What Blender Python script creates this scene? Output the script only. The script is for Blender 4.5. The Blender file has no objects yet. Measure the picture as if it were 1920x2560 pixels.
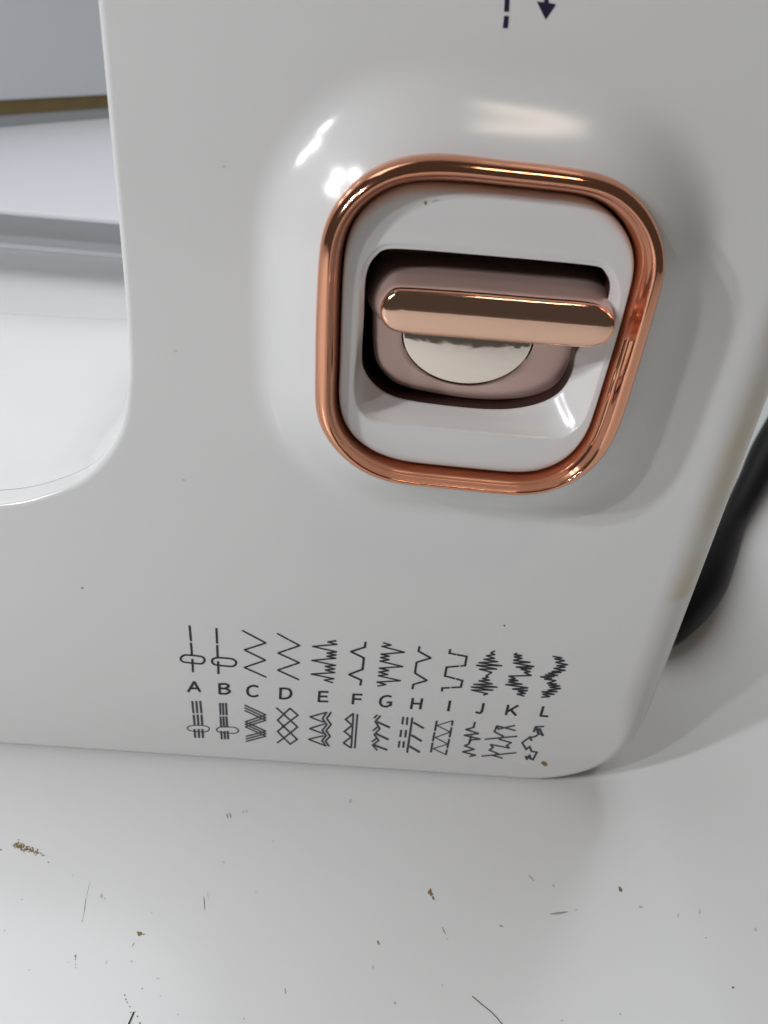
import bpy, math, random
import numpy as np
from mathutils import Matrix, Vector

random.seed(7); np.random.seed(7)
scene = bpy.context.scene
col = scene.collection
R = math.radians

# ------------------------------------------------------------------ camera
D = 0.12                      # metres from the lens to the machine's front face
F = 1921.0                    # focal length in pixels of the 1920 x 2560 photograph
ZC = 1.2415 * D + 0.0015      # camera height above the table
CAM = np.array([0.0, -D, ZC])
TH, PH, PS = R(32.5), R(5.5), R(-2.0)
def _axes():
    r0 = np.array([1, 0, 0.]); w = np.array([0, math.cos(TH), -math.sin(TH)]); u0 = np.array([0, math.sin(TH), math.cos(TH)])
    r = math.cos(PH) * r0 + math.sin(PH) * u0; u = -math.sin(PH) * r0 + math.cos(PH) * u0
    Rz = np.array([[math.cos(PS), -math.sin(PS), 0], [math.sin(PS), math.cos(PS), 0], [0, 0, 1]])
    return Rz @ r, Rz @ u, Rz @ w
AR, AU, AW = _axes()
def ray(p): return (p[0] - 960) / F * AR - (p[1] - 1280) / F * AU + AW
def onY(p, Y=0.0):
    d = ray(p); return CAM + d * (Y - CAM[1]) / d[1]
def onZ(p, Z=0.0):
    d = ray(p); return CAM + d * (Z - CAM[2]) / d[2]

cd = bpy.data.cameras.new('camera'); cam = bpy.data.objects.new('camera', cd); col.objects.link(cam)
cd.sensor_fit = 'VERTICAL'; cd.sensor_height = 36.0; cd.lens = 36.0 * F / 2560
cd.clip_start = 0.005; cd.clip_end = 50
M = Matrix.Identity(4)
for i in range(3):
    M[i][0] = AR[i]; M[i][1] = AU[i]; M[i][2] = -AW[i]; M[i][3] = CAM[i]
cam.matrix_world = M
cd.dof.use_dof = True; cd.dof.focus_distance = 0.143; cd.dof.aperture_fstop = 30
scene.camera = cam
scene.render.resolution_x, scene.render.resolution_y = 768, 1024

# ------------------------------------------------------------------ light
world = bpy.data.worlds.new('World'); scene.world = world; world.use_nodes = True
bgn = world.node_tree.nodes['Background']
bgn.inputs[0].default_value = (1.0, 0.90, 0.82, 1); bgn.inputs[1].default_value = 0.07
def lamp(name, loc, target, size, power, colour, size_y=None):
    l = bpy.data.lights.new(name, 'AREA'); o = bpy.data.objects.new(name, l); col.objects.link(o)
    l.energy = power; l.color = colour; l.size = size
    if size_y: l.shape = 'RECTANGLE'; l.size_y = size_y
    o.location = loc
    o.rotation_euler = (Vector(target) - Vector(loc)).to_track_quat('-Z', 'Y').to_euler()
    return o
lamp('ceiling_panel_light', (-0.35, 0.85, 1.6), (-0.1, 0.3, 0), 2.4, 27.0, (0.93, 0.97, 1.0), 1.5)
for bx, by, bz in ((-0.56, -0.33, 0.47), (-0.62, -0.35, 0.40), (-0.52, -0.45, 0.55)):
    lamp('lamp_bulb', (bx, by, bz), (0, 0, 0.1), 0.024, 1.16, (0.95, 0.96, 1.0))
lamp('warm_tube_light', (0.205, -0.315, 0.95), (0.03, 0, 0.12), 0.20, 0.50, (1.0, 0.84, 0.68), 0.018)
scene.view_settings.view_transform = 'Standard'; scene.view_settings.look = 'None'
scene.view_settings.exposure = 0; scene.view_settings.gamma = 1

# ------------------------------------------------------------------ materials
def mat(name, base, rough=0.4, metal=0.0, var=0.0, vscale=40, bump=0.0, bscale=200, coat=0.0, rvar=0.0):
    m = bpy.data.materials.new(name); m.use_nodes = True
    nt = m.node_tree; b = nt.nodes['Principled BSDF']
    b.inputs['Base Color'].default_value = (*base, 1); b.inputs['Roughness'].default_value = rough
    b.inputs['Metallic'].default_value = metal; b.inputs['Coat Weight'].default_value = coat
    tc = nt.nodes.new('ShaderNodeTexCoord')
    if var > 0 or rvar > 0:
        n = nt.nodes.new('ShaderNodeTexNoise'); n.inputs['Scale'].default_value = vscale; n.inputs['Detail'].default_value = 5
        nt.links.new(tc.outputs['Object'], n.inputs['Vector'])
        if var > 0:
            mx = nt.nodes.new('ShaderNodeMix'); mx.data_type = 'RGBA'
            mx.inputs[6].default_value = (*[c * (1 - var) for c in base], 1); mx.inputs[7].default_value = (*[min(1, c * (1 + var)) for c in base], 1)
            nt.links.new(n.outputs['Fac'], mx.inputs[0]); nt.links.new(mx.outputs[2], b.inputs['Base Color'])
        if rvar > 0:
            mr = nt.nodes.new('ShaderNodeMapRange'); mr.inputs[3].default_value = max(0.01, rough - rvar); mr.inputs[4].default_value = rough + rvar
            nt.links.new(n.outputs['Fac'], mr.inputs[0]); nt.links.new(mr.outputs[0], b.inputs['Roughness'])
    if bump > 0:
        n2 = nt.nodes.new('ShaderNodeTexNoise'); n2.inputs['Scale'].default_value = bscale; n2.inputs['Detail'].default_value = 3
        nt.links.new(tc.outputs['Object'], n2.inputs['Vector'])
        bp = nt.nodes.new('ShaderNodeBump'); bp.inputs['Strength'].default_value = bump; bp.inputs['Distance'].default_value = 0.001
        nt.links.new(n2.outputs['Fac'], bp.inputs['Height']); nt.links.new(bp.outputs[0], b.inputs['Normal'])
    return m
MT = {}
MT['plastic'] = mat('white_glossy_plastic', (0.77, 0.77, 0.758), 0.17, var=0.02, vscale=25, rvar=0.06, bump=0.015, bscale=60)
MT['copper'] = mat('rose_gold_plating', (0.79, 0.375, 0.235), 0.085, 1.0, var=0.03, vscale=90, rvar=0.03)
MT['lever'] = mat('pale_rose_gold_plating', (0.87, 0.56, 0.41), 0.09, 1.0, var=0.03, vscale=90, rvar=0.04, bump=0.05, bscale=130)
MT['satin'] = mat('satin_rose_gold', (0.82, 0.58, 0.51), 0.34, 0.55, var=0.04, vscale=90, rvar=0.04)
MT['dish'] = mat('polished_champagne_metal', (0.90, 0.80, 0.70), 0.06, 1.0, rvar=0.02, vscale=120, bump=0.10, bscale=150)
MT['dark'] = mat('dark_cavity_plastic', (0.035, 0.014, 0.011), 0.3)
MT['ink'] = mat('black_print_ink', (0.018, 0.02, 0.026), 0.5, var=0.2, vscale=600)
MT['grey_ink'] = mat('faded_print_ink', (0.05, 0.055, 0.068), 0.5, var=0.2, vscale=600)
MT['purple_ink'] = mat('dark_violet_print_ink', (0.018, 0.010, 0.04), 0.5)
MT['table'] = mat('white_laminate', (0.785, 0.79, 0.785), 0.22, var=0.02, vscale=14, rvar=0.06, bump=0.03, bscale=90)
def yellow_strip(m):
    # yellow strip mixed into the colour down the right side of the moulding
    nt = m.node_tree; b = nt.nodes['Principled BSDF']; src = b.inputs['Base Color'].links[0].from_socket
    tc = nt.nodes.new('ShaderNodeNewGeometry'); sx = nt.nodes.new('ShaderNodeSeparateXYZ'); nt.links.new(tc.outputs['Position'], sx.inputs[0])
    ns = nt.nodes.new('ShaderNodeTexNoise'); ns.inputs['Scale'].default_value = 60; nt.links.new(tc.outputs['Position'], ns.inputs['Vector'])
    def rng(sock, a, b_):
        r = nt.nodes.new('ShaderNodeMapRange'); r.interpolation_type = 'SMOOTHSTEP'; nt.links.new(sock, r.inputs[0]); r.inputs[1].default_value = a; r.inputs[2].default_value = b_; return r.outputs[0]
    def mul(a, c):
        q = nt.nodes.new('ShaderNodeMath'); q.operation = 'MULTIPLY'; nt.links.new(a, q.inputs[0])
        if isinstance(c, float): q.inputs[1].default_value = c
        else: nt.links.new(c, q.inputs[1])
        return q.outputs[0]
    f = mul(mul(rng(sx.outputs['X'], 0.0605, 0.0645), rng(sx.outputs['Z'], 0.0565, 0.0590)), mul(rng(ns.outputs['Fac'], 0.1, 0.6), 0.6))
    mx = nt.nodes.new('ShaderNodeMix'); mx.data_type = 'RGBA'; nt.links.new(f, mx.inputs[0]); nt.links.new(src, mx.inputs[6]); mx.inputs[7].default_value = (0.62, 0.50, 0.27, 1)
    nt.links.new(mx.outputs[2], b.inputs['Base Color'])
yellow_strip(MT['plastic'])
MT['black'] = mat('black_rubber', (0.006, 0.006, 0.007), 0.5, var=0.2, vscale=120)
MT['black'].node_tree.nodes['Principled BSDF'].inputs['Specular IOR Level'].default_value = 0.2
MT['wood'] = mat('bare_olive_wood_edge', (0.24, 0.165, 0.06), 0.6, var=0.3, vscale=60)
MT['panel'] = mat('grey_white_panel', (0.87, 0.89, 0.93), 0.4, var=0.02, vscale=8)
MT['slab'] = mat('white_board', (0.80, 0.815, 0.85), 0.35, var=0.015, vscale=10)
MT['grey_band'] = mat('pale_grey_band', (0.50, 0.52, 0.53), 0.5)
MT['olive'] = mat('olive_dirt', (0.25, 0.20, 0.085), 0.8, var=0.4, vscale=900)
MT['brown'] = mat('brown_chip', (0.26, 0.18, 0.08), 0.7, var=0.4, vscale=700)
MT['scuff'] = mat('grey_scuff', (0.36, 0.36, 0.35), 0.6, var=0.3, vscale=900)
MT['pale_scuff'] = mat('pale_scuff', (0.56, 0.56, 0.54), 0.5, var=0.2, vscale=900)
MT['hair'] = mat('dark_fibre', (0.06, 0.05, 0.04), 0.5)

# ------------------------------------------------------------------ helpers
def tag(o, label=None, cat=None, group=None, kind=None):
    if label: o['label'] = label
    if cat: o['category'] = cat
    if group: o['group'] = group
    if kind: o['kind'] = kind
    return o
def mesh_obj(name, verts, faces, material, parent=None, smooth=True, merge=0.0):
    me = bpy.data.meshes.new(name); me.from_pydata([tuple(map(float, v)) for v in verts], [], faces)
    if merge:
        import bmesh
        bm = bmesh.new(); bm.from_mesh(me); bmesh.ops.remove_doubles(bm, verts=bm.verts, dist=merge)
        bmesh.ops.recalc_face_normals(bm, faces=bm.faces); bm.to_mesh(me); bm.free()
    me.materials.append(material)
    if smooth:
        me.polygons.foreach_set('use_smooth', [True] * len(me.polygons))
    me.update()
    o = bpy.data.objects.new(name, me); col.objects.link(o)
    if parent: o.parent = parent
    return o
def empty(name, loc=(0, 0, 0)):
    o = bpy.data.objects.new(name, None); col.objects.link(o); o.location = loc; o.empty_display_size = 0.01
    return o
def catmull(P, n, closed=False):
    P = np.array(P, float); N = len(P); out = []
    segs = N if closed else N - 1
    for i in range(segs):
        if closed: p0, p1, p2, p3 = P[(i - 1) % N], P[i], P[(i + 1) % N], P[(i + 2) % N]
        else: p0, p1, p2, p3 = P[max(i - 1, 0)], P[i], P[i + 1], P[min(i + 2, N - 1)]
        for k in range(n):
            t = k / n
            out.append(0.5 * ((2 * p1) + (-p0 + p2) * t + (2 * p0 - 5 * p1 + 4 * p2 - p3) * t * t + (-p0 + 3 * p1 - 3 * p2 + p3) * t ** 3))
    if not closed: out.append(P[-1])
    return np.array(out)
def grid_faces(nr, nc, wrap_c=False, wrap_r=False):
    f = []
    for i in range(nr if wrap_r else nr - 1):
        for j in range(nc if wrap_c else nc - 1):
            a = i * nc + j; b = i * nc + (j + 1) % nc; c = ((i + 1) % nr) * nc + (j + 1) % nc; d = ((i + 1) % nr) * nc + j
            f.append((a, b, c, d))
    return f
def sstep(t): t = np.clip(t, 0, 1); return t * t * t * (t * (6 * t - 15) + 10)
def dist_to_poly(Q, P):
    """distance of points Q (n,2) to the polyline P (m,2), and the index of the nearest segment"""
    A = P[:-1]; B = P[1:]; AB = B - A; L2 = (AB ** 2).sum(1) + 1e-18
    out = np.empty(len(Q)); idx = np.empty(len(Q))
    for s in range(0, len(Q), 4000):
        q = Q[s:s + 4000][:, None, :]
        t = np.clip(((q - A) * AB).sum(2) / L2, 0, 1)
        d = np.sqrt(((q - A - t[..., None] * AB) ** 2).sum(2))
        k = d.argmin(1); idx[s:s + 4000] = k + t[np.arange(len(k)), k]; out[s:s + 4000] = d[np.arange(len(k)), k]
    return out, idx

# ------------------------------------------------------------------ setting: table, board behind
def rounded_box(name, x0, x1, y0, y1, z0, z1, r, material, parent=None):
    import bmesh
    bm = bmesh.new(); bmesh.ops.create_cube(bm, size=1)
    for v in bm.verts:
        v.co = ((x0 + x1) / 2 + v.co.x * (x1 - x0), (y0 + y1) / 2 + v.co.y * (y1 - y0), (z0 + z1) / 2 + v.co.z * (z1 - z0))
    if r: bmesh.ops.bevel(bm, geom=list(bm.edges), offset=r, segments=4, profile=0.5, affect='EDGES')
    me = bpy.data.meshes.new(name); bm.to_mesh(me); bm.free(); me.materials.append(material)
    me.polygons.foreach_set('use_smooth', [True] * len(me.polygons)); 
    o = bpy.data.objects.new(name, me); col.objects.link(o)
    if parent: o.parent = parent
    md = o.modifiers.new('wn', 'WEIGHTED_NORMAL'); md.keep_sharp = False
    return o
table = rounded_box('table_top', -1.3, 1.1, -0.43, 1.15, -0.028, 0.0, 0.003, MT['table'])
tag(table, kind='structure')

shelf = empty('raised_board', (-0.45, 0.7, 0.0))
tag(shelf, 'white board raised above the table behind the sewing machine', 'board')
def at_shelf(o):
    o.parent = shelf; o.matrix_parent_inverse = Matrix.Translation((0.45, -0.7, 0)); return o
at_shelf(rounded_box('board', -0.95, 0.03, 0.360, 1.08, 0.0344, 0.0374, 0.0008, MT['slab']))
at_shelf(rounded_box('riser', -0.93, 0.01, 0.410, 1.05, 0.0, 0.0344, 0.001, MT['slab']))
pa = onZ((0, 318), 0.0374); pb = onZ((255, 296), 0.0374)
pd = (pb - pa) / np.linalg.norm(pb - pa); pn = np.array([-pd[1], pd[0], 0])
pan = empty('standing_panel', (pa[0], pa[1], 0.0374))
pan.rotation_euler = (0, 0, math.atan2(pd[1], pd[0]))
tag(pan, 'grey upright panel with bare olive wood strip standing on the white board', 'panel')
def zat(px, base=pa, d=pd):
    """height on the panel's upright plane seen at a pixel"""
    n = np.array([-d[1], d[0], 0]); r_ = ray(px); t = ((base - CAM) @ n) / (r_ @ n); return (CAM + r_ * t)[2]
z1 = zat((0, 288)) - 0.0374; z2 = zat((0, 250)) - 0.0374
rounded_box('base_band', -0.35, 0.36, 0.0, 0.03, 0.0, z1, 0.0006, MT['grey_band'], pan)  # plain grey band along the foot of the panel
rounded_box('wood_strip', -0.35, 0.36, -0.001, 0.029, z1, z2, 0.0008, MT['wood'], pan)
rounded_box('board', -0.35, 0.36, -0.003, 0.027, z2, 0.42, 0.002, MT['panel'], pan)

# ------------------------------------------------------------------ sewing machine body
machine = empty('sewing_machine', (0.02, 0.05, 0.0))
tag(machine, 'glossy white sewing machine with rose gold lever surround and printed stitch chart', 'sewing machine')
MINV = Vector((0.02, 0.05, 0.0))
def mpart(name, verts, faces, material, parent=None, **k):
    v = np.array(verts, float) - np.array(MINV)
    return mesh_obj(name, v, faces, material, parent or machine, **k)

H = 0.0065                    # how far the moulded mound stands proud of the face
Z1 = lambda pts: [(740 + x * 0.5907, 340 + y * 0.5907) for x, y in pts]
RING_O = Z1([(560,78),(700,85),(900,108),(1100,130),(1250,152),(1350,180),(1430,230),(1500,310),(1545,400),(1572,500),(1565,600),(1535,710),(1495,850),(1440,1030),(1390,1190),(1350,1290),(1290,1380),(1200,1455),(1080,1505),(960,1522),(800,1510),(600,1490),(400,1468),(280,1425),(180,1350),(110,1260),(78,1170),(78,1000),(80,800),(88,600),(98,450),(125,350),(190,250),(290,160),(400,105)])
RING_I = Z1([(540,200),(700,205),(900,225),(1100,245),(1230,262),(1310,295),(1380,355),(1430,430),(1450,500),(1448,580),(1420,670),(1390,780),(1350,920),(1310,1050),(1270,1180),(1240,1270),(1190,1350),(1120,1410),(1030,1445),(940,1452),(800,1440),(600,1420),(430,1400),(320,1360),(240,1300),(190,1220),(172,1130),(178,1000),(183,800),(190,600),(205,450),(240,360),(310,280),(400,225),(470,205)])
SCOOP = Z1([(410,462),(800,492),(1255,535),(1320,562),(1358,620),(1368,700),(1330,850),(1285,1000),(1245,1130),(1205,1220),(1130,1272),(1050,1280),(800,1258),(560,1235),(350,1212),(275,1165),(246,1080),(258,900),(268,740),(276,600),(300,530),(340,485)])
HOLE = Z1([(410,476),(800,505),(1255,548),(1308,572),(1336,635),(1310,740),(1250,840),(1192,920),(1175,1000),(1130,1080),(1050,1132),(930,1160),(800,1163),(650,1150),(500,1130),(400,1105),(325,1055),(282,990),(275,930),(283,780),(290,620),(308,545),(345,500)])
PLATE = Z1([(420,480),(800,510),(1250,560),(1290,640),(1270,760),(1215,880),(1165,985),(1110,1060),(1020,1105),(900,1122),(760,1120),(600,1098),(440,1062),(370,1010),(330,940),(322,800),(322,640),(345,530)])
def world_outline(px, yf, n=10):
    pts = catmull(px, n, True)
    return np.array([onY(p, yf(p) if callable(yf) else yf) for p in pts])
wO = world_outline(RING_O, -0.0078); wI = world_outline(RING_I, -0.0068)
CX, CZ = wI[:, 0].mean(), wI[:, 2].mean()
NA = 240
def polar(w, cx=None, cz=None, n=NA):
    """resample a closed star-shaped outline at n even angles"""
    cx = CX if cx is None else cx; cz = CZ if cz is None else cz
    a = np.unwrap(np.arctan2(w[:, 2] - cz, w[:, 0] - cx)); 
    if a[-1] < a[0]: w = w[::-1]; a = np.unwrap(np.arctan2(w[:, 2] - cz, w[:, 0] - cx))
    a3 = np.concatenate([a - 2 * math.pi, a, a + 2 * math.pi]); w3 = np.vstack([w, w, w])
    o = np.argsort(a3, kind='stable'); a3 = a3[o]; w3 = w3[o]
    t = np.arange(n) * 2 * math.pi / n
    return np.stack([np.interp(t, a3, w3[:, k]) for k in range(3)], 1)
def closed_smooth(a, it=3):
    for _ in range(it): a = 0.25 * np.roll(a, 1, 0) + 0.5 * a + 0.25 * np.roll(a, -1, 0)
    return a
pO = closed_smooth(polar(wO), 16); pI = closed_smooth(polar(wI), 16)

# front outline: throat edge on the inside, right side and base on the outside
zr = lambda v: ZC + v * D
throat = catmull([(-.331*D, zr(.95)), (-.331*D, zr(.5)), (-.331*D, zr(.2)), (-.331*D, zr(-.007)), (-.332*D, zr(-.15)), (-.333*D, zr(-.281)), (-.335*D, zr(-.37)), (-.342*D, zr(-.455)), (-.364*D, zr(-.540)), (-.419*D, zr(-.614)), (-.495*D, zr(-.658)), (-.570*D, zr(-.680)), (-.70*D, zr(-.694)), (-.9*D, zr(-.70)), (-1.3*D, zr(-.703)), (-1.9*D, zr(-.703))], 40)
XR = 0.592 * D; ZB = 0.0011; RC = 0.028
corner = [(XR - RC * (1 - math.cos(t)), ZB + RC * (1 - math.sin(t))) for t in np.linspace(0, math.pi / 2, 40)]
outer = np.array([(XR, z) for z in np.linspace(zr(.95), ZB + RC, 240)][:-1] + corner + [(x, ZB) for x in np.linspace(XR - RC, -1.9 * D, 260)][1:])
def arc(P):
    s = np.concatenate([[0], np.cumsum(np.sqrt((np.diff(P, axis=0) ** 2).sum(1)))]); return s
def at_arc(P, s):
    a = arc(P); return np.stack([np.interp(s, a, P[:, k]) for k in range(2)], 1)
aT, aO = arc(throat), arc(outer)
def s_near(P, a, p): return a[((P - np.array(p)) ** 2).sum(1).argmin()]
cT = [0, s_near(throat, aT, (-.331*D, zr(.2))), s_near(throat, aT, (-.333*D, zr(-.281))), s_near(throat, aT, (-.364*D, zr(-.54))), s_near(throat, aT, (-.495*D, zr(-.658))), s_near(throat, aT, (-.9*D, zr(-.7))), aT[-1]]
cO = [0, s_near(outer, aO, (XR, zr(.2))), s_near(outer, aO, (XR, zr(-.42))), s_near(outer, aO, (XR - .3*RC, ZB + .3*RC)), s_near(outer, aO, (-.15*D, ZB)), s_near(outer, aO, (-.9*D, ZB)), aO[-1]]
NS = 430; ss = np.linspace(0, 1, NS)
kn = np.array([0, .10, .34, .60, .82, .95, 1])
def smooth_map(kn, c):
    f = np.interp(np.linspace(0, 1, 2000), kn, c); k = np.ones(121) / 121
    fp = np.concatenate([2 * f[0] - f[60:0:-1], f, 2 * f[-1] - f[-2:-62:-1]]); return np.convolve(fp, k, 'valid')
iT = at_arc(throat, np.interp(ss, np.linspace(0, 1, 2000), smooth_map(kn, cT)))
iO = at_arc(outer, np.interp(ss, np.linspace(0, 1, 2000), smooth_map(kn, cO)))
NU = 300
u = np.linspace(0, 1, NU); u = 0.5 - 0.5 * np.cos(math.pi * u) * (0.75 + 0.25 * np.cos(math.pi * u) ** 2)
u = 0.55 * u + 0.45 * np.linspace(0, 1, NU)
e = np.array([0, .0004, .001, .002, .0033, .005, .0072]); u = np.concatenate([e, u[(u > .009) & (u < .991)], 1 - e[::-1]])
NU = len(u)
XZ = iT[:, None, :] * (1 - u)[None, :, None] + iO[:, None, :] * u[None, :, None]
Q = XZ.reshape(-1, 2)
dT, _ = dist_to_poly(Q, throat); dO, kO = dist_to_poly(Q, outer)
rT = 0.0011
oz = np.array([p[1] for p in outer])
rOarr = 0.0022 + (0.0115 - 0.0022) * sstep((oz - (ZB + .001)) / 0.030)
rO = np.interp(kO, np.arange(len(rOarr)), rOarr)
def rnd(d, r): t = np.clip((r - d) / r, 0, 1); return r * (1 - np.sqrt(np.clip(1 - t * t, 0, 1)))
Y = rnd(dT, rT) + rnd(dO, rO)
ringpoly = np.vstack([pO, pO[:1]])[:, [0, 2]]
dR, _ = dist_to_poly(Q, ringpoly)
def inside(Q, P):
    c = np.zeros(len(Q), bool); x, y = Q[:, 0], Q[:, 1]
    for (x1, y1), (x2, y2) in zip(P[:-1], P[1:]):
        cond = ((y1 > y) != (y2 > y)); c ^= cond & (x < (x2 - x1) * (y - y1) / (y2 - y1 + 1e-18) + x1)
    return c
ins = inside(Q, ringpoly)
sd = np.where(ins, -dR, dR)
W = 0.0125
bt = np.clip((sd + 0.0006) / W, 0, 1); Y = Y - H * (0.5 * (1 - sstep(bt)) + 0.5 * (1 - bt) ** 2.4)
DEPTH = 0.110
V = np.concatenate([Q[:, :1], Y[:, None], Q[:, 1:]], 1).reshape(NS, NU, 3)
# throat wall and outer wall run straight back, with a shallow parting groove near the front
def normals2(P):
    t = np.gradient(P, axis=0); t /= np.linalg.norm(t, axis=1)[:, None] + 1e-12; return np.stack([-t[:, 1], t[:, 0]], 1)
nT = normals2(iT); nO = normals2(iO)
# nT must point into the body (towards iO); nO too
sgT = np.sign(((iO - iT) * nT).sum(1)).mean(); nT = nT * (1 if sgT > 0 else -1)
sgO = np.sign(((iT - iO) * nO).sum(1)).mean(); nO = nO * (1 if sgO > 0 else -1)
def wall(P, n, prof):
    return np.stack([np.concatenate([(P + n * off)[:, :1], np.full((len(P), 1), y), (P + n * off)[:, 1:]], 1) for y, off in prof], 1)
g0 = 0.0056
profT = [(rT + .001, 0), (.004, 0), (g0 - .0003, 0), (g0 - .00016, .00002), (g0 - .0001, .00010), (g0 + .0001, .00010), (g0 + .00016, .00002), (g0 + .0003, 0), (.012, 0), (.03, 0), (.06, 0), (.09, 0), (DEPTH - .003, 0), (DEPTH - .0015, .0004), (DEPTH - .0005, .0013), (DEPTH, .003), (DEPTH, .012)]
profO = [(.0125, 0), (.02, 0), (.05, 0), (.09, 0), (DEPTH - .006, 0), (DEPTH - .002, .0015), (DEPTH, .006), (DEPTH, .012)]
WT = wall(iT, nT, profT)[:, ::-1]
WO = wall(iO, nO, profO)
full = np.concatenate([WT, V, WO], 1); NC = full.shape[1]
cut = np.zeros((NS, NC), bool); cut[:, WT.shape[1]:WT.shape[1] + NU] = (sd < -0.0010).reshape(NS, NU)
faces = []
cf = cut.ravel()
for f in grid_faces(NS, NC, wrap_c=True):
    if not (cf[f[0]] and cf[f[1]] and cf[f[2]] and cf[f[3]]): faces.append(f)
faces.append(tuple(range(NC - 1, -1, -1))); faces.append(tuple((NS - 1) * NC + k for k in range(NC)))
body = mpart('body_shell', full.reshape(-1, 3), [f[::-1] for f in faces], MT['plastic'])
body['label'] = 'white moulded body with rounded mound around the lever'

kk = [k for k in range(NS) if iT[k, 0] < -.352 * D]
sv = []
for k in kk:
    p = iT[k] + nT[k] * .00004
    sv += [(p[0], g0 - .00013, p[1]), (p[0], g0 + .00013, p[1])]
mpart('parting_seam', sv, [(2 * i, 2 * i + 1, 2 * i + 3, 2 * i + 2) for i in range(len(kk) - 1)], MT['scuff'])

# rubber feet under the base
for (x, y) in ((0.045, 0.025), (0.045, 0.09), (-0.16, 0.025), (-0.16, 0.09)):
    rr = 0.007; prof = [(0, 0), (rr * .85, 0), (rr, .0005), (rr, .0045), (0, .0045)]
    n = 24; vs = [(x + a * math.cos(2 * math.pi * k / n), y + a * math.sin(2 * math.pi * k / n), z) for a, z in prof for k in range(n)]
    mpart('rubber_foot', vs, grid_faces(len(prof), n, wrap_c=True), MT['black'])

# ------------------------------------------------------------------ rose gold surround
prof = [(0.00, .0030), (0.00, .0004), (0.008, -.0007), (.05, -.0014), (.14, -.0020), (.27, -.0025), (.40, -.0028), (.50, -.0029), (.58, -.0027), (.65, -.0021), (.71, -.0015), (.78, -.0011), (.85, -.0006), (.92, .0004), (.97, .0018), (1.0, .0050)]
prof = catmull(prof, 4)
ring = []
for t, y in prof:
    c = pO * (1 - t) + pI * t; c = c.copy(); c[:, 1] = -H + y
    ring.append(c)
ring = np.array(ring)
surround = mpart('lever_surround', ring.reshape(-1, 3), grid_faces(len(prof), NA, wrap_c=True), MT['copper'])
surround['label'] = 'polished rose gold rounded frame'

# ------------------------------------------------------------------ white panel inside the surround, scooped around the lever hole
YP = -H + 0.0002
pS = closed_smooth(polar(world_outline(SCOOP, YP)), 3)
def hole_y(p):
    t = (p[1] - 620) / 400.0           # top edge lies at panel level, lower lip sits deeper
    return YP + 0.0003 + 0.0042 * float(sstep(np.array((t - .05) / .8)))
pH = closed_smooth(polar(world_outline(HOLE, hole_y)), 2)
rows = []
def lerp(a, b, t): return a * (1 - t) + b * t
cen = np.array([CX, 0, CZ])
for t, dy in ((.02, .0060), (.025, .0024), (.05, .0012), (.09, .0005), (.14, .00015), (.20, .00003), (.3, 0), (.5, 0), (.7, 0), (.88, 0), (.95, .00003), (1.0, .0002)):
    c = lerp(pI, pS, t); c[:, 1] = YP + dy; rows.append(c)
for t in (.06, .15, .3, .5, .7, .85, .94, .98, 1.0):
    c = lerp(pS, pH, t); y0 = YP + .0002; c[:, 1] = y0 + (pH[:, 1] - y0) * (t ** 0.9); rows.append(c)
for k, dy in ((.997, .0002), (.994, .0006)):
    c = pH.copy(); c[:, [0, 2]] = cen[[0, 2]] + (c[:, [0, 2]] - cen[[0, 2]]) * k; c[:, 1] += dy; rows.append(c)
rows = np.array(rows)
inner = mpart('recessed_panel', rows.reshape(-1, 3), grid_faces(len(rows), NA, wrap_c=True), MT['plastic'])
inner['label'] = 'white panel scooped out around the lever slot'
# dark well behind the slot
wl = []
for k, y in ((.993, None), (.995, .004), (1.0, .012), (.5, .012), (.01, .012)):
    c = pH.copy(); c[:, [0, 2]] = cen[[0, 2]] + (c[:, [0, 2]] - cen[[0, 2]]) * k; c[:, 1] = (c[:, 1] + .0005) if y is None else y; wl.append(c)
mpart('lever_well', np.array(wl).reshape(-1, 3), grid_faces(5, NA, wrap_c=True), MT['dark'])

# ------------------------------------------------------------------ reverse lever
lever = empty('reverse_lever', (0, 0, 0)); lever.parent = machine; lever.location = (0, 0, 0)
YPL = 0.0018
wP = world_outline(PLATE, YPL); pcx, pcz = wP[:, 0].mean(), wP[:, 2].mean()
pP = closed_smooth(polar(wP, pcx, pcz), 4)
dc = onY((740 + 728 * .5907, 340 + 850 * .5907), YPL); dr = abs(onY((740 + 1006 * .5907, 340 + 880 * .5907), YPL)[0] - dc[0])
ang = np.arange(NA) * 2 * math.pi / NA
circ = np.stack([dc[0] + dr * np.cos(ang), np.full(NA, YPL), dc[2] + 0.76 * dr * np.sin(ang)], 1)
rows = []
for k, dy in ((1.0, .004), (1.0, .0012), (.992, .0005), (.975, .00015), (.95, 0), (.9, -.00005)):
    c = pP.copy(); c[:, [0, 2]] = np.array([pcx, pcz]) + (c[:, [0, 2]] - np.array([pcx, pcz])) * k; c[:, 1] = YPL + dy; rows.append(c)
last = rows[-1]
for t in (.25, .5, .75, .92, 1.0):
    c = lerp(last, circ, t); c[:, 1] = YPL - .00005 + (.0001 if t == 1 else 0); rows.append(c)
mpart('lever_plate', np.array(rows).reshape(-1, 3), grid_faces(len(rows), NA, wrap_c=True), MT['satin'], lever)
rows = []
for k in np.linspace(1.0, 0.0008, 22):
    c = circ.copy(); c[:, [0, 2]] = dc[[0, 2]] + (c[:, [0, 2]] - dc[[0, 2]]) * k
    c[:, 1] = YPL + .0001 - 0.0008 * (1 - k * k) + (c[:, 2] - dc[2]) * 0.08 + .0002; rows.append(c)
skirt = rows[0].copy(); skirt[:, 1] = YPL + .003; rows.insert(0, skirt)
dish = mpart('mirror_disc', np.array(rows).reshape(-1, 3), grid_faces(len(rows), NA, wrap_c=True), MT['dish'], lever)
dish['label'] = 'mirror bright disc below the handle'
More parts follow.
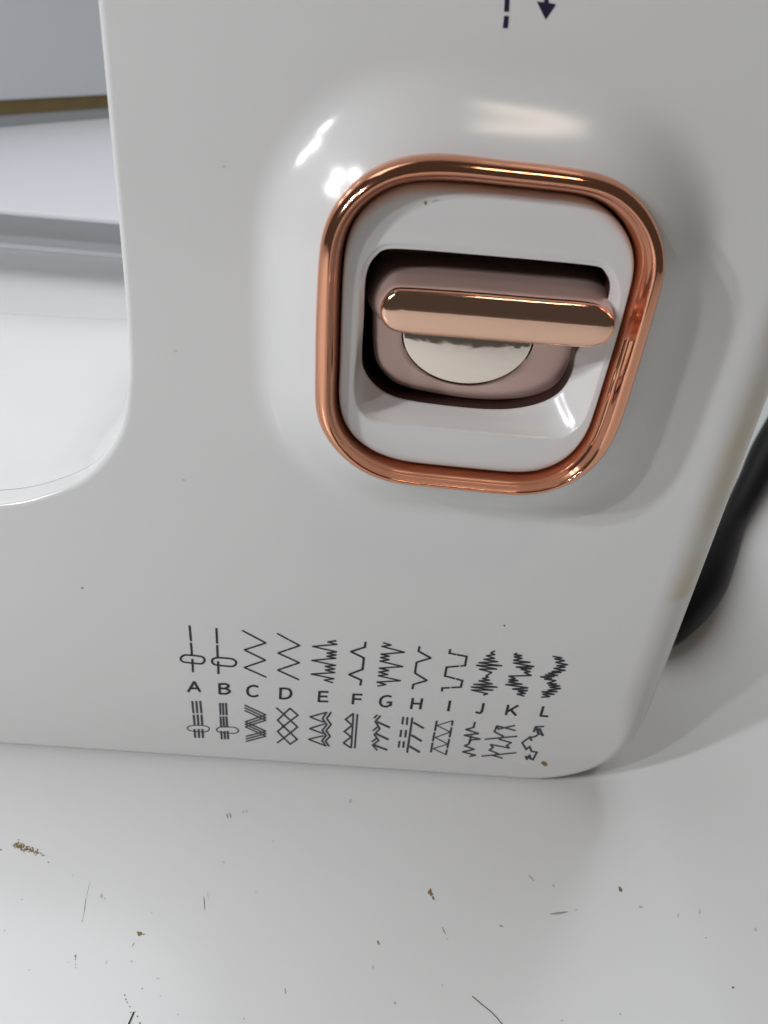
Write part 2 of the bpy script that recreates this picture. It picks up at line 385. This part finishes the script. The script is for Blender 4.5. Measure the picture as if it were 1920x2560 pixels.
# handle bar
YF = -0.0100
HANDLE = Z1([(440,652),(650,664),(850,680),(1050,697),(1240,713),(1310,735),(1350,775),(1356,815),(1335,862),(1290,893),(1225,903),(1050,893),(850,876),(650,860),(450,843),(390,822),(358,780),(355,735),(375,690),(405,662)])
wH = world_outline(HANDLE, YF); hcx, hcz = wH[:, 0].mean(), wH[:, 2].mean()
# arc-length resample
wHc = np.vstack([wH, wH[:1]]); sH = np.concatenate([[0], np.cumsum(np.linalg.norm(np.diff(wHc, axis=0), axis=1))])
sp = np.linspace(0, sH[-1], NA + 1)[:-1]
hb = closed_smooth(np.stack([np.interp(sp, sH, wHc[:, k]) for k in range(3)], 1), 4)
tan = np.roll(hb, -1, 0) - np.roll(hb, 1, 0); nn = np.stack([-tan[:, 2], tan[:, 0]], 1); nn /= np.linalg.norm(nn, axis=1)[:, None]
if ((np.array([hcx, hcz]) - hb[:, [0, 2]]) * nn).sum() < 0: nn = -nn
rows = []
def off(d, y):
    c = hb.copy(); c[:, [0, 2]] += nn * d; c[:, 1] = y; return c
stem = [off(-.0026, YPL + .0015), off(-.0024, YPL - .0005), off(-.0016, YPL - .004), off(-.0008, YF + .005), off(-.0003, YF + .0026), off(-.0001, YF + .0016), off(.0002, YF + .0012)]
mpart('handle_stem', np.array(stem).reshape(-1, 3), grid_faces(len(stem), NA, wrap_c=True), MT['satin'], lever)
rows += [off(.0002, YF + .0026), off(0, YF + .0020), off(0, YF + .0014)]
rf = 0.0012
for a in np.linspace(0.15, 1.0, 8) * math.pi / 2: rows.append(off(rf * (1 - math.cos(a)), YF + rf * (1 - math.sin(a))))
zc = hb[:, 2]; 
# shallow crown over the front, closing on the long axis
ax0, ax1 = hb[hb[:, 0].argmin()], hb[hb[:, 0].argmax()]
front = rows[-1]
xm0, xm1 = front[:, 0].min() + .0024, front[:, 0].max() - .0024
axis = front.copy(); axis[:, 0] = np.clip(front[:, 0], xm0, xm1)
sl = (ax1[2] - ax0[2]) / (ax1[0] - ax0[0]); axis[:, 2] = 0.0006 + ax0[2] + sl * (axis[:, 0] - ax0[0])
for t in (.15, .35, .6, .85, 1.0):
    c = lerp(front, axis, t); c[:, 1] = YF - 0.00022 * (1 - (1 - t) ** 2); rows.append(c)
mpart('handle', np.array(rows).reshape(-1, 3), grid_faces(len(rows), NA, wrap_c=True), MT['lever'], lever)

# ------------------------------------------------------------------ printed stitch chart
INKY = -0.00006; ink_n = [0]
def strokes(name, lines, width, material, Yb=None, label=None):
    """flat printed marks: each polyline becomes a mitred ribbon on the face"""
    vs, fs = [], []
    runs = []
    for item in lines:
        pts, wd = (item if isinstance(item, tuple) and isinstance(item[1], float) else (item, width))
        cur = [pts[0]]
        for i in range(1, len(pts)):
            cur.append(pts[i])
            if i < len(pts) - 1:
                a = np.subtract(pts[i], pts[i - 1]); b_ = np.subtract(pts[i + 1], pts[i])
                if a @ b_ < -0.3 * np.linalg.norm(a) * np.linalg.norm(b_): runs.append((cur, wd)); cur = [pts[i]]
        runs.append((cur, wd))
    for pts, wd in runs:
        ink_n[0] += 1; y = (INKY if Yb is None else Yb) - 0.0000015 * (ink_n[0] % 12)
        P = np.array([onY(p, y)[[0, 2]] for p in pts])
        sc = np.linalg.norm(onY((pts[0][0] + 1, pts[0][1]), y) - onY(pts[0], y)); hw = wd * sc / 2
        n = len(P); dirs = np.diff(P, axis=0); dirs /= np.linalg.norm(dirs, axis=1)[:, None] + 1e-12
        b = len(vs)
        for i in range(n):
            d0 = dirs[max(i - 1, 0)]; d1 = dirs[min(i, n - 2)]
            n0 = np.array([-d0[1], d0[0]]); n1 = np.array([-d1[1], d1[0]]); m = n0 + n1; L = np.linalg.norm(m)
            m = n0 if L < 1e-6 else m / L
            k = hw / max(0.38, abs(m @ n0))
            e0 = -d0 * hw * .3 if i == 0 else (d1 * hw * .3 if i == n - 1 else 0)
            for s in (1, -1):
                q = P[i] + m * k * s + e0; vs.append((q[0], y, q[1]))
        for i in range(n - 1): fs.append((b + 2 * i, b + 2 * i + 1, b + 2 * i + 3, b + 2 * i + 2))
    o = mpart(name, vs, fs, material, smooth=False)
    if label: o['label'] = label
    return o
def Zm(ox, oy, sc): return lambda L: [(ox + x * sc, oy + y * sc) for x, y in L]
Z3, Z4, Z5, Z6 = Zm(430, 1540, .16275), Zm(680, 1540, .16275), Zm(920, 1560, .16275), Zm(1150, 1580, .16878)
def sm(L, n=4): return [tuple(p) for p in catmull(L, n)]
top = {
 'A': [Z3([(268,150),(290,385)]), Z3([(290,415),(305,600)]), sm(Z3([(300,605),(200,600),(150,625),(130,660),(160,700),(230,715),(430,735),(480,715),(500,680),(480,640),(430,620),(300,605)])), Z3([(312,665),(320,860)])],
 'B': [Z3([(680,190),(692,420)]), Z3([(692,450),(700,640)]), sm(Z3([(700,640),(640,655),(612,690),(630,730),(690,755),(900,775),(960,760),(985,720),(960,680),(890,655),(700,640)])), Z3([(707,700),(712,890)])],
 'C': [Z3([(1080,225),(1440,415),(1110,522),(1435,680),(1110,792),(1445,940)])],
 'D': [Z4([(80,270),(250,362)]), Z4([(264,369),(425,455),(245,517)]), Z4([(230,522),(90,570),(318,673)]), Z4([(330,678),(420,720),(335,747)]), Z4([(320,752),(165,805)]), Z4([(150,810),(85,832),(390,970)]), Z4([(400,975),(410,980)])],
 'E': [Z4([(985,380),(855,400),(1000,437),(620,468),(990,552),(840,570),(985,600),(840,618),(980,650),(610,683),(975,760),(815,775),(965,815),(815,830),(965,870),(600,893),(955,965),(800,985),(935,1025)])],
 'F': [Z4([(1437,400),(1425,480),(1210,548),(1410,645),(1390,820),(1180,900),(1370,985),(1355,1065)])],
 'G': [Z5([(235,290),(355,325),(210,345),(560,435),(195,465),(330,495),(190,515),(325,550),(180,570),(535,655),(170,680),(320,715),(160,740),(305,775),(155,795),(500,872),(135,893),(275,930),(145,955)])],
 'H': [Z5([(790,345),(775,420),(965,523),(745,590),(720,755),(905,868),(695,930),(680,1000)])],
 'I': [Z5([(1262,390),(1250,450),(1350,469)]), Z5([(1370,473),(1515,500),(1490,640),(1425,646)]), Z5([(1395,648),(1205,665),(1180,800),(1335,840)]), Z5([(1355,846),(1450,870),(1425,970),(1285,977)]), Z5([(1255,979),(1140,985),(1135,1035)])],
 'J': [Z6([(515,280),(455,310),(515,335),(390,352),(515,390),(350,405),(560,440),(275,455),(620,502),(240,495),(545,550),(285,550),(470,600),(385,650),(420,670),(330,690),(440,715),(280,725),(480,770),(200,775),(555,818),(165,815),(490,862),(165,860),(410,915),(345,935)])],
 'K': [Z6([(840,315),(800,335),(915,350),(800,370),(920,390),(790,420),(1040,450),(790,460),(1095,513),(830,520),(1060,545),(900,550),(1040,590),(950,600),(1055,645),(720,655),(820,690),(720,710),(860,720),(720,740),(920,775),(675,780),(1005,830),(775,845),(1000,870),(860,880),(970,910),(845,920),(950,950)])],
 'L': [Z6([(1375,360),(1510,385),(1400,400),(1550,425),(1415,450),(1595,485),(1430,500),(1560,520),(1390,540),(1560,570),(1360,585),(1500,600),(1310,610),(1450,645),(1260,635),(1400,660),(1190,665),(1360,690),(1250,700),(1420,720),(1290,760),(1430,770),(1310,790),(1480,800),(1330,820),(1490,840),(1300,860),(1440,885),(1210,885),(1400,925),(1220,920),(1330,960),(1205,965)])],
}
letters = {
 'A': [Z3([(248,1165),(340,1010),(430,1165)]), Z3([(285,1112),(395,1112)])],
 'B': [Z3([(727,1040),(732,1198)]), sm(Z3([(727,1047),(820,1045),(868,1075),(820,1112),(730,1112)])), sm(Z3([(815,1112),(886,1153),(835,1193),(732,1193)]))],
 'C': [sm(Z3([(1318,1090),(1250,1072),(1180,1097),(1157,1150),(1180,1212),(1250,1238),(1320,1220)]))],
 'D': [Z4([(132,1108),(126,1275)]), sm(Z4([(130,1114),(210,1115),(270,1135),(292,1190),(270,1242),(210,1268),(128,1268)]))],
 'E': [Z4([(730,1158),(716,1318)]), Z4([(728,1165),(860,1168)]), Z4([(722,1236),(846,1238)]), Z4([(718,1312),(856,1314)])],
 'F': [Z4([(1254,1197),(1240,1352)]), Z4([(1252,1205),(1384,1210)]), Z4([(1247,1275),(1366,1280)])],
 'G': [sm(Z5([(355,1117),(290,1105),(215,1132),(187,1190),(205,1248),(275,1270),(345,1245)])), Z5([(345,1255),(352,1205),(292,1205)])],
 'H': [Z5([(690,1143),(660,1302)]), Z5([(830,1148),(800,1307)]), Z5([(677,1222),(813,1226)])],
 'I': [Z5([(1260,1183),(1230,1337)])],
 'J': [Z6([(350,1058),(326,1165)]), sm(Z6([(327,1160),(318,1185),(290,1202),(235,1187)]))],
 'K': [Z6([(715,1083),(680,1227)]), Z6([(860,1090),(703,1178)]), Z6([(752,1152),(826,1237)])],
 'L': [Z6([(1235,1105),(1192,1245)]), Z6([(1190,1243),(1300,1250)])],
}
fat = 6.8
bot = {
 'A': [Z3([(310,1310),(328,1490)]), Z3([(372,1310),(388,1490)]), Z3([(432,1310),(450,1490)]), Z3([(332,1520),(345,1670)]), Z3([(392,1520),(405,1680)]), Z3([(452,1520),(462,1680)]), (sm(Z3([(470,1684),(345,1680),(270,1690),(235,1720),(260,1755),(345,1772),(470,1782),(540,1772),(572,1735),(545,1700),(470,1684)])), 3.0), Z3([(345,1740),(355,1870)]), Z3([(408,1740),(415,1870)]), Z3([(465,1740),(475,1870)])],
 'B': [(Z3([(x,1340),(x+10,1520)]), 5.2) for x in (735,780,828)] + [(Z3([(x+8,1545),(x+20,1710)]), 5.2) for x in (735,780,826)] + [(sm(Z3([(855,1705),(730,1712),(682,1745),(710,1780),(780,1792),(940,1805),(1000,1790),(1020,1760),(990,1725),(930,1710),(855,1705)])), 3.0)] + [(Z3([(x,1770),(x+10,1890)]), 5.2) for x in (755,805,852)],
 'C': [(Z3([(1115,1370+d),(1440,1520+d),(1125,1625+d*.95),(1440,1770+d*.95),(1137,1850+d*.95)]), 4.6) for d in (0, 41, 82)],
 'D': [Z4([(65,1410),(180,1510),(285,1610),(390,1705),(285,1795),(175,1880),(80,1950)]), Z4([(275,1420),(395,1525),(285,1610),(175,1695),(85,1775),(180,1875),(280,1970),(385,1895),(280,1795),(175,1695),(85,1600),(180,1510),(275,1420)])],
 'E': [Z4([(840,1480),(580,1550),(785,1632)]), Z4([(800,1660),(575,1730),(775,1805)]), Z4([(790,1840),(560,1895),(825,1997)]), Z4([(840,1480),(775,1575),(840,1670),(770,1760),(830,1840),(765,1915),(830,2000)]), Z4([(905,1480),(840,1575),(905,1670),(830,1760),(890,1850),(820,1920),(875,2000)])],
 'F': [Z4([(1245,1500),(1130,1590),(1230,1680),(1110,1775),(1215,1860),(1095,1950),(1200,2020)]), (Z4([(1250,1500),(1215,2030)]), 4.8), (Z4([(1310,1510),(1270,2030)]), 4.8)],
 'G': [Z5([(190,1410),(110,1500),(180,1610),(95,1700),(165,1790),(70,1860),(140,1940)]), Z5([(140,1400),(95,1445)]), Z5([(75,1640),(150,1580)]), Z5([(60,1810),(140,1750)]), (Z5([(140,1505),(330,1590)]), fat), (Z5([(130,1690),(310,1775)]), fat), (Z5([(100,1862),(290,1935)]), fat)],
 'H': [Z5([(540,1430),(525,1540)]), Z5([(605,1435),(595,1550)]), Z5([(510,1630),(495,1735)]), Z5([(585,1630),(570,1740)]), Z5([(485,1800),(470,1895)]), Z5([(550,1805),(540,1900)]), (Z5([(680,1440),(600,1975)]), 5.6), (Z5([(700,1515),(850,1600)]), fat), (Z5([(670,1710),(820,1800)]), fat), (Z5([(640,1880),(790,1970)]), fat)],
 'I': [(Z5([(1055,1490),(1027,1640)]), 5.2), (Z5([(1020,1665),(995,1800)]), 5.2), (Z5([(990,1825),(965,1970)]), 5.2), (Z5([(1300,1485),(1288,1560)]), 5.2), (Z5([(1283,1590),(1252,1740)]), 5.2), (Z5([(1247,1770),(1218,1905)]), 5.2), (Z5([(1212,1930),(1195,2010)]), 5.2), (Z5([(1300,1485),(1060,1560),(1260,1660),(1030,1745),(1225,1845),(1000,1915),(1190,2005)]), 3.4)],
 'J': [Z6([(220,1335),(200,1415),(85,1445),(275,1505),(60,1530),(300,1588),(160,1600),(130,1660),(65,1685),(210,1740),(35,1775),(230,1825),(140,1845)]), Z6([(165,1540),(130,1660)])],
 'K': [Z6([(820,1460),(540,1390),(570,1440),(810,1385)]), Z6([(545,1390),(510,1480),(640,1545)]), Z6([(370,1590),(845,1545)]), Z6([(640,1545),(580,1590),(760,1640),(690,1680),(730,1720),(450,1665),(490,1710),(430,1750),(560,1800)]), Z6([(320,1840),(830,1790)]), Z6([(560,1800),(490,1830),(630,1870)])],
 'L': [Z6([(1240,1400),(1120,1405),(1090,1480),(1140,1420),(1150,1500),(1180,1430),(1230,1540),(1190,1500),(1110,1550),(1040,1560),(1060,1610),(1030,1560),(920,1640),(980,1740),(1030,1700),(1060,1770),(1140,1780),(1080,1890),(970,1840),(990,1890),(1030,1820),(1050,1890)])],
}
wide = {'A': 5.6, 'B': 5.6, 'F': 5.8, 'H': 5.6, 'I': 5.6, 'J': 4.8, 'K': 5.0, 'L': 4.8, 'E': 4.8, 'G': 4.8}
for k in top: strokes('stitch_symbol', top[k], wide.get(k, 5.0), MT['ink'])
for k in letters: strokes('printed_letter', letters[k], 6.6, MT['ink'], label='printed letter ' + k)
for k in bot: strokes('stitch_symbol', bot[k], 5.4 if k in 'AFHJL' else 5.0, MT['grey_ink'])
strokes('printed_dash', [[(1270, -40), (1266, 27)]], 12, MT['purple_ink'])
strokes('printed_dash', [[(1266, 42), (1263, 68)]], 12, MT['purple_ink'])
arrow = np.array([onY(p, INKY) for p in [(1361, -40), (1372, -40), (1371, 7), (1390, 11), (1364, 49), (1342, 4), (1360, 6)]])
mpart('printed_arrow', arrow, [tuple(range(7))], MT['purple_ink'], smooth=False)

# small flecks on the machine's face
def blob(px, rx, ry, rot, n=11, Y=None, Z=None, jag=.3):
    c = onY(px, Y) if Y is not None else onZ(px, Z)
    sc = np.linalg.norm((onY((px[0] + 1, px[1]), Y) if Y is not None else onZ((px[0] + 1, px[1]), Z)) - c)
    out = []
    for k in range(n):
        a = 2 * math.pi * k / n; j = 1 + random.uniform(-jag, jag)
        q = (px[0] + rx * j * math.cos(a) * math.cos(rot) - ry * j * math.sin(a) * math.sin(rot), px[1] + rx * j * math.cos(a) * math.sin(rot) + ry * j * math.sin(a) * math.cos(rot))
        out.append(onY(q, Y) if Y is not None else onZ(q, Z))
    return out
def fleck(px, rx, ry, rot, m): mpart('paint_fleck', blob(px, rx, ry, rot, Y=-0.00005), [tuple(range(11))], MT[m], smooth=False)
fleck((1361, 1909), 10, 6, .5, 'brown')
mpart('paint_fleck', blob((1064, 508), 3.5, 5, .3, Y=YP - .00004), [tuple(range(11))], MT['brown'], smooth=False)
mpart('paint_fleck', blob((1088, 502), 9, 2, -.1, Y=YP - .00004), [tuple(range(11))], MT['pale_scuff'], smooth=False)
fleck((1261, 1564), 2.6, 2.2, 0, 'ink'); fleck((206, 1470), 4, 2.2, .3, 'scuff'); fleck((560, 416), 5, 2, 0, 'pale_scuff')
fleck((459, 1200), 4, 2, .1, 'pale_scuff'); fleck((438, 877), 5, 2, .1, 'pale_scuff')

# ------------------------------------------------------------------ marks on the table
TI = [0]
def scuff(shape, m, name='scuff_mark'):
    TI[0] += 1; z = 0.00005 + 0.000002 * (TI[0] % 20)
    if shape[0] == 'b': pts = blob((shape[1], shape[2]), shape[3], shape[4], shape[5], Z=z); fs = [tuple(range(len(pts)))[::-1]]
    else:
        P = np.array([onZ(p, z) for p in shape[1]]); hw = shape[2] * np.linalg.norm(onZ((shape[1][0][0] + 1, shape[1][0][1]), z) - P[0]) / 2
        t = np.gradient(P, axis=0); t /= np.linalg.norm(t, axis=1)[:, None]; nrm = np.stack([-t[:, 1], t[:, 0], 0 * t[:, 0]], 1)
        w = np.sin(np.linspace(0.25, math.pi - .25, len(P)))[:, None]
        pts = list(P + nrm * hw * w) + list(P - nrm * hw * w); n = len(P)
        fs = [(i, i + 1, n + i + 1, n + i)[::-1] for i in range(n - 1)]
    o = mesh_obj(name, pts, fs, MT[m], table, smooth=False); return o
LT = lambda x, y: (x * .6028, 1850 + y * .6028)
RT = lambda x, y: (920 + x * .6028, 1850 + y * .6028)
def curve(pts, n=5): return [tuple(p) for p in catmull(pts, n)]
for i in range(130):                                    # olive smear, many grains
    t = random.random(); x, y = 58 + t * 95 + random.gauss(0, 4), 432 + t * 32 + random.gauss(0, 9 * (1 - t * .4))
    scuff(('b', *LT(x, y), random.uniform(1.0, 3.2) * (1 - .4 * t), random.uniform(.8, 2.0), random.uniform(0, 3)), random.choice(['olive', 'olive', 'brown']))
for i in range(9):
    t = random.random(); scuff(('b', *LT(150 + t * 45, 462 + t * 24 + random.gauss(0, 3)), random.uniform(.8, 2.2), random.uniform(.7, 1.5), random.uniform(0, 3)), 'olive')
for x, y, rx, ry, a, m in [(200,507,2.2,1.8,0,'scuff'),(3,455,3,2,0,'olive'),(92,661,1.6,1.4,0,'scuff'),(18,790,1.8,1.5,0,'scuff'),(340,751,1.8,1.4,0,'scuff'),(300,562,1.4,2,0,'pale_scuff'),(420,645,3.5,6,.2,'pale_scuff'),(434,657,2.5,2.5,0,'pale_scuff'),(580,803,6,5,0,'olive'),(572,798,3,3,0,'brown'),(596,806,2,1.6,0,'olive'),(590,1031,2,1.6,0,'scuff'),(517,1058,1.6,1.6,0,'ink'),(522,1076,1.8,1.6,0,'ink'),(527,1088,1.4,1.4,0,'ink'),(538,1106,1.8,1.3,0,'ink'),(541,1130,1.4,1.4,0,'ink'),(570,1146,1.8,1.6,0,'ink'),(580,1174,2.2,1.6,0,'ink'),(312,896,1.8,3.5,0,'brown'),(313,910,1.4,2.4,0,'scuff'),(313,930,1.3,2,0,'scuff'),(313,944,1.6,1.4,0,'scuff'),(284,922,1.3,1.3,0,'scuff'),(120,953,1.6,1.4,0,'scuff'),(546,917,1.6,1.8,0,'scuff'),(655,989,4,1.5,.2,'pale_scuff'),(665,1062,1.6,1.2,0,'scuff'),(737,1139,1.6,1.4,0,'scuff'),(1011,1156,2,1.5,0,'scuff'),(928,507,2.2,3,0,'pale_scuff'),(630,715,2,2,0,'pale_scuff'),(1062,632,2.4,2,0,'pale_scuff'),(1133,420,2,2.4,0,'pale_scuff'),(1453,253,4,4.5,.3,'pale_scuff')]:
    scuff(('b', *LT(x, y), rx, ry, a), m)
for x, y, rx, ry, a, m in [(257,628,4,8,.3,'olive'),(270,655,2.6,5,-.4,'olive'),(262,640,4,5,.6,'brown'),(42,840,2.4,5,-.4,'brown'),(112,1090,2,3.6,0,'scuff'),(553,771,5,2.8,.2,'scuff'),(769,603,3,4,-.3,'pale_scuff'),(1047,620,3.4,7,-.4,'brown'),(1376,712,2.4,7,0,'pale_scuff'),(1287,728,2,5,.3,'pale_scuff'),(1514,1026,3,2.6,0,'brown'),(1046,1136,2,1.8,0,'olive'),(804,1163,3,2,0,'pale_scuff'),(1607,785,4,5,0,'pale_scuff'),(1402,820,1.8,1.8,0,'scuff'),(329,826,2,2,0,'pale_scuff'),(308,1018,1.8,2.4,0,'pale_scuff'),(20,940,1.6,4,0,'pale_scuff'),(862,705,2.6,2.6,0,'pale_scuff'),(1132,692,5,3,.2,'pale_scuff')]:
    scuff(('b', *RT(x, y), rx, ry, a), m)
for pts, w, m in [([LT(940,305),LT(945,325)],3.6,'scuff'),([LT(952,302),LT(958,324)],3,'scuff'),([LT(1006,292),LT(1010,304)],2.4,'pale_scuff'),([LT(1020,288),LT(1024,304)],2.4,'pale_scuff'),([LT(845,648),LT(847,676),LT(848,704)],2.4,'scuff'),([LT(860,628),LT(864,660)],1.6,'pale_scuff'),([LT(374,582),LT(356,655)],1.2,'pale_scuff'),([LT(356,655),LT(348,718)],2.0,'scuff'),([LT(348,718),LT(341,750)],1.1,'pale_scuff'),([LT(558,838),LT(547,858)],2.2,'scuff'),([LT(1182,1028),LT(1184,1054)],2.4,'scuff'),([LT(445,912),LT(438,930)],1.4,'pale_scuff'),
                  ([RT(664,558),RT(690,585)],3.2,'scuff'),([RT(755,722),RT(790,718),RT(830,712)],5,'scuff'),([RT(308,775),RT(314,790),RT(322,806)],3,'scuff')]:
    scuff(('l', curve(pts), w), m)

# two fibres lying on the table
def tube(name, P, r, material, parent=None, n=10, rr=None):
    P = np.array(P, float); t = np.gradient(P, axis=0); t /= np.linalg.norm(t, axis=1)[:, None]
    vs = []
    up = np.array([0, 0, 1.0])
    for i in range(len(P)):
        a = np.cross(t[i], up); a /= np.linalg.norm(a) + 1e-12; b = np.cross(a, t[i]); q = rr[i] if rr is not None else r
        for k in range(n):
            g = 2 * math.pi * k / n; vs.append(P[i] + q * (a * math.cos(g) + b * math.sin(g)))
    f = grid_faces(len(P), n, wrap_c=True); f.append(tuple(range(n))[::-1]); f.append(tuple((len(P) - 1) * n + k for k in range(n)))
    return mesh_obj(name, vs, f, material, parent)
hr = 0.00007
tag(tube('hair', [onZ(p, hr) for p in curve([RT(432,1062), RT(470,1095), RT(515,1132), RT(556,1178), RT(580,1215)], 8)], hr, MT['hair']), 'fine curved hair lying on the white table', 'hair')
tr = 0.00012
tag(tube('thread_scrap', [onZ(p, tr) for p in curve([LT(555,1127), LT(545,1150), LT(533,1178), LT(520,1210)], 5)], tr, MT['ink']), 'short straight black thread scrap on the white table', 'thread')

# ------------------------------------------------------------------ black cord with thick moulded boot beside the machine
cpts = [((1622, 1568), .0060), ((1672, 1532), .0085), ((1735, 1460), .0092), ((1785, 1380), .0076), ((1832, 1300), .0052), ((1880, 1210), .0058), ((1935, 1110), .0080), ((2000, 1010), .0085), ((2080, 930), .0060), ((2180, 870), .0035)]
P = np.array([onZ(p, r) for p, r in cpts]); rrs = np.array([r for _, r in cpts])
S = catmull(np.concatenate([P, rrs[:, None]], 1), 12)
cord = tube('power_cord', S[:, :3], 0, MT['black'], None, 20, S[:, 3])
tag(cord, 'thick black moulded cord lying on the table beside the machine', 'cord')
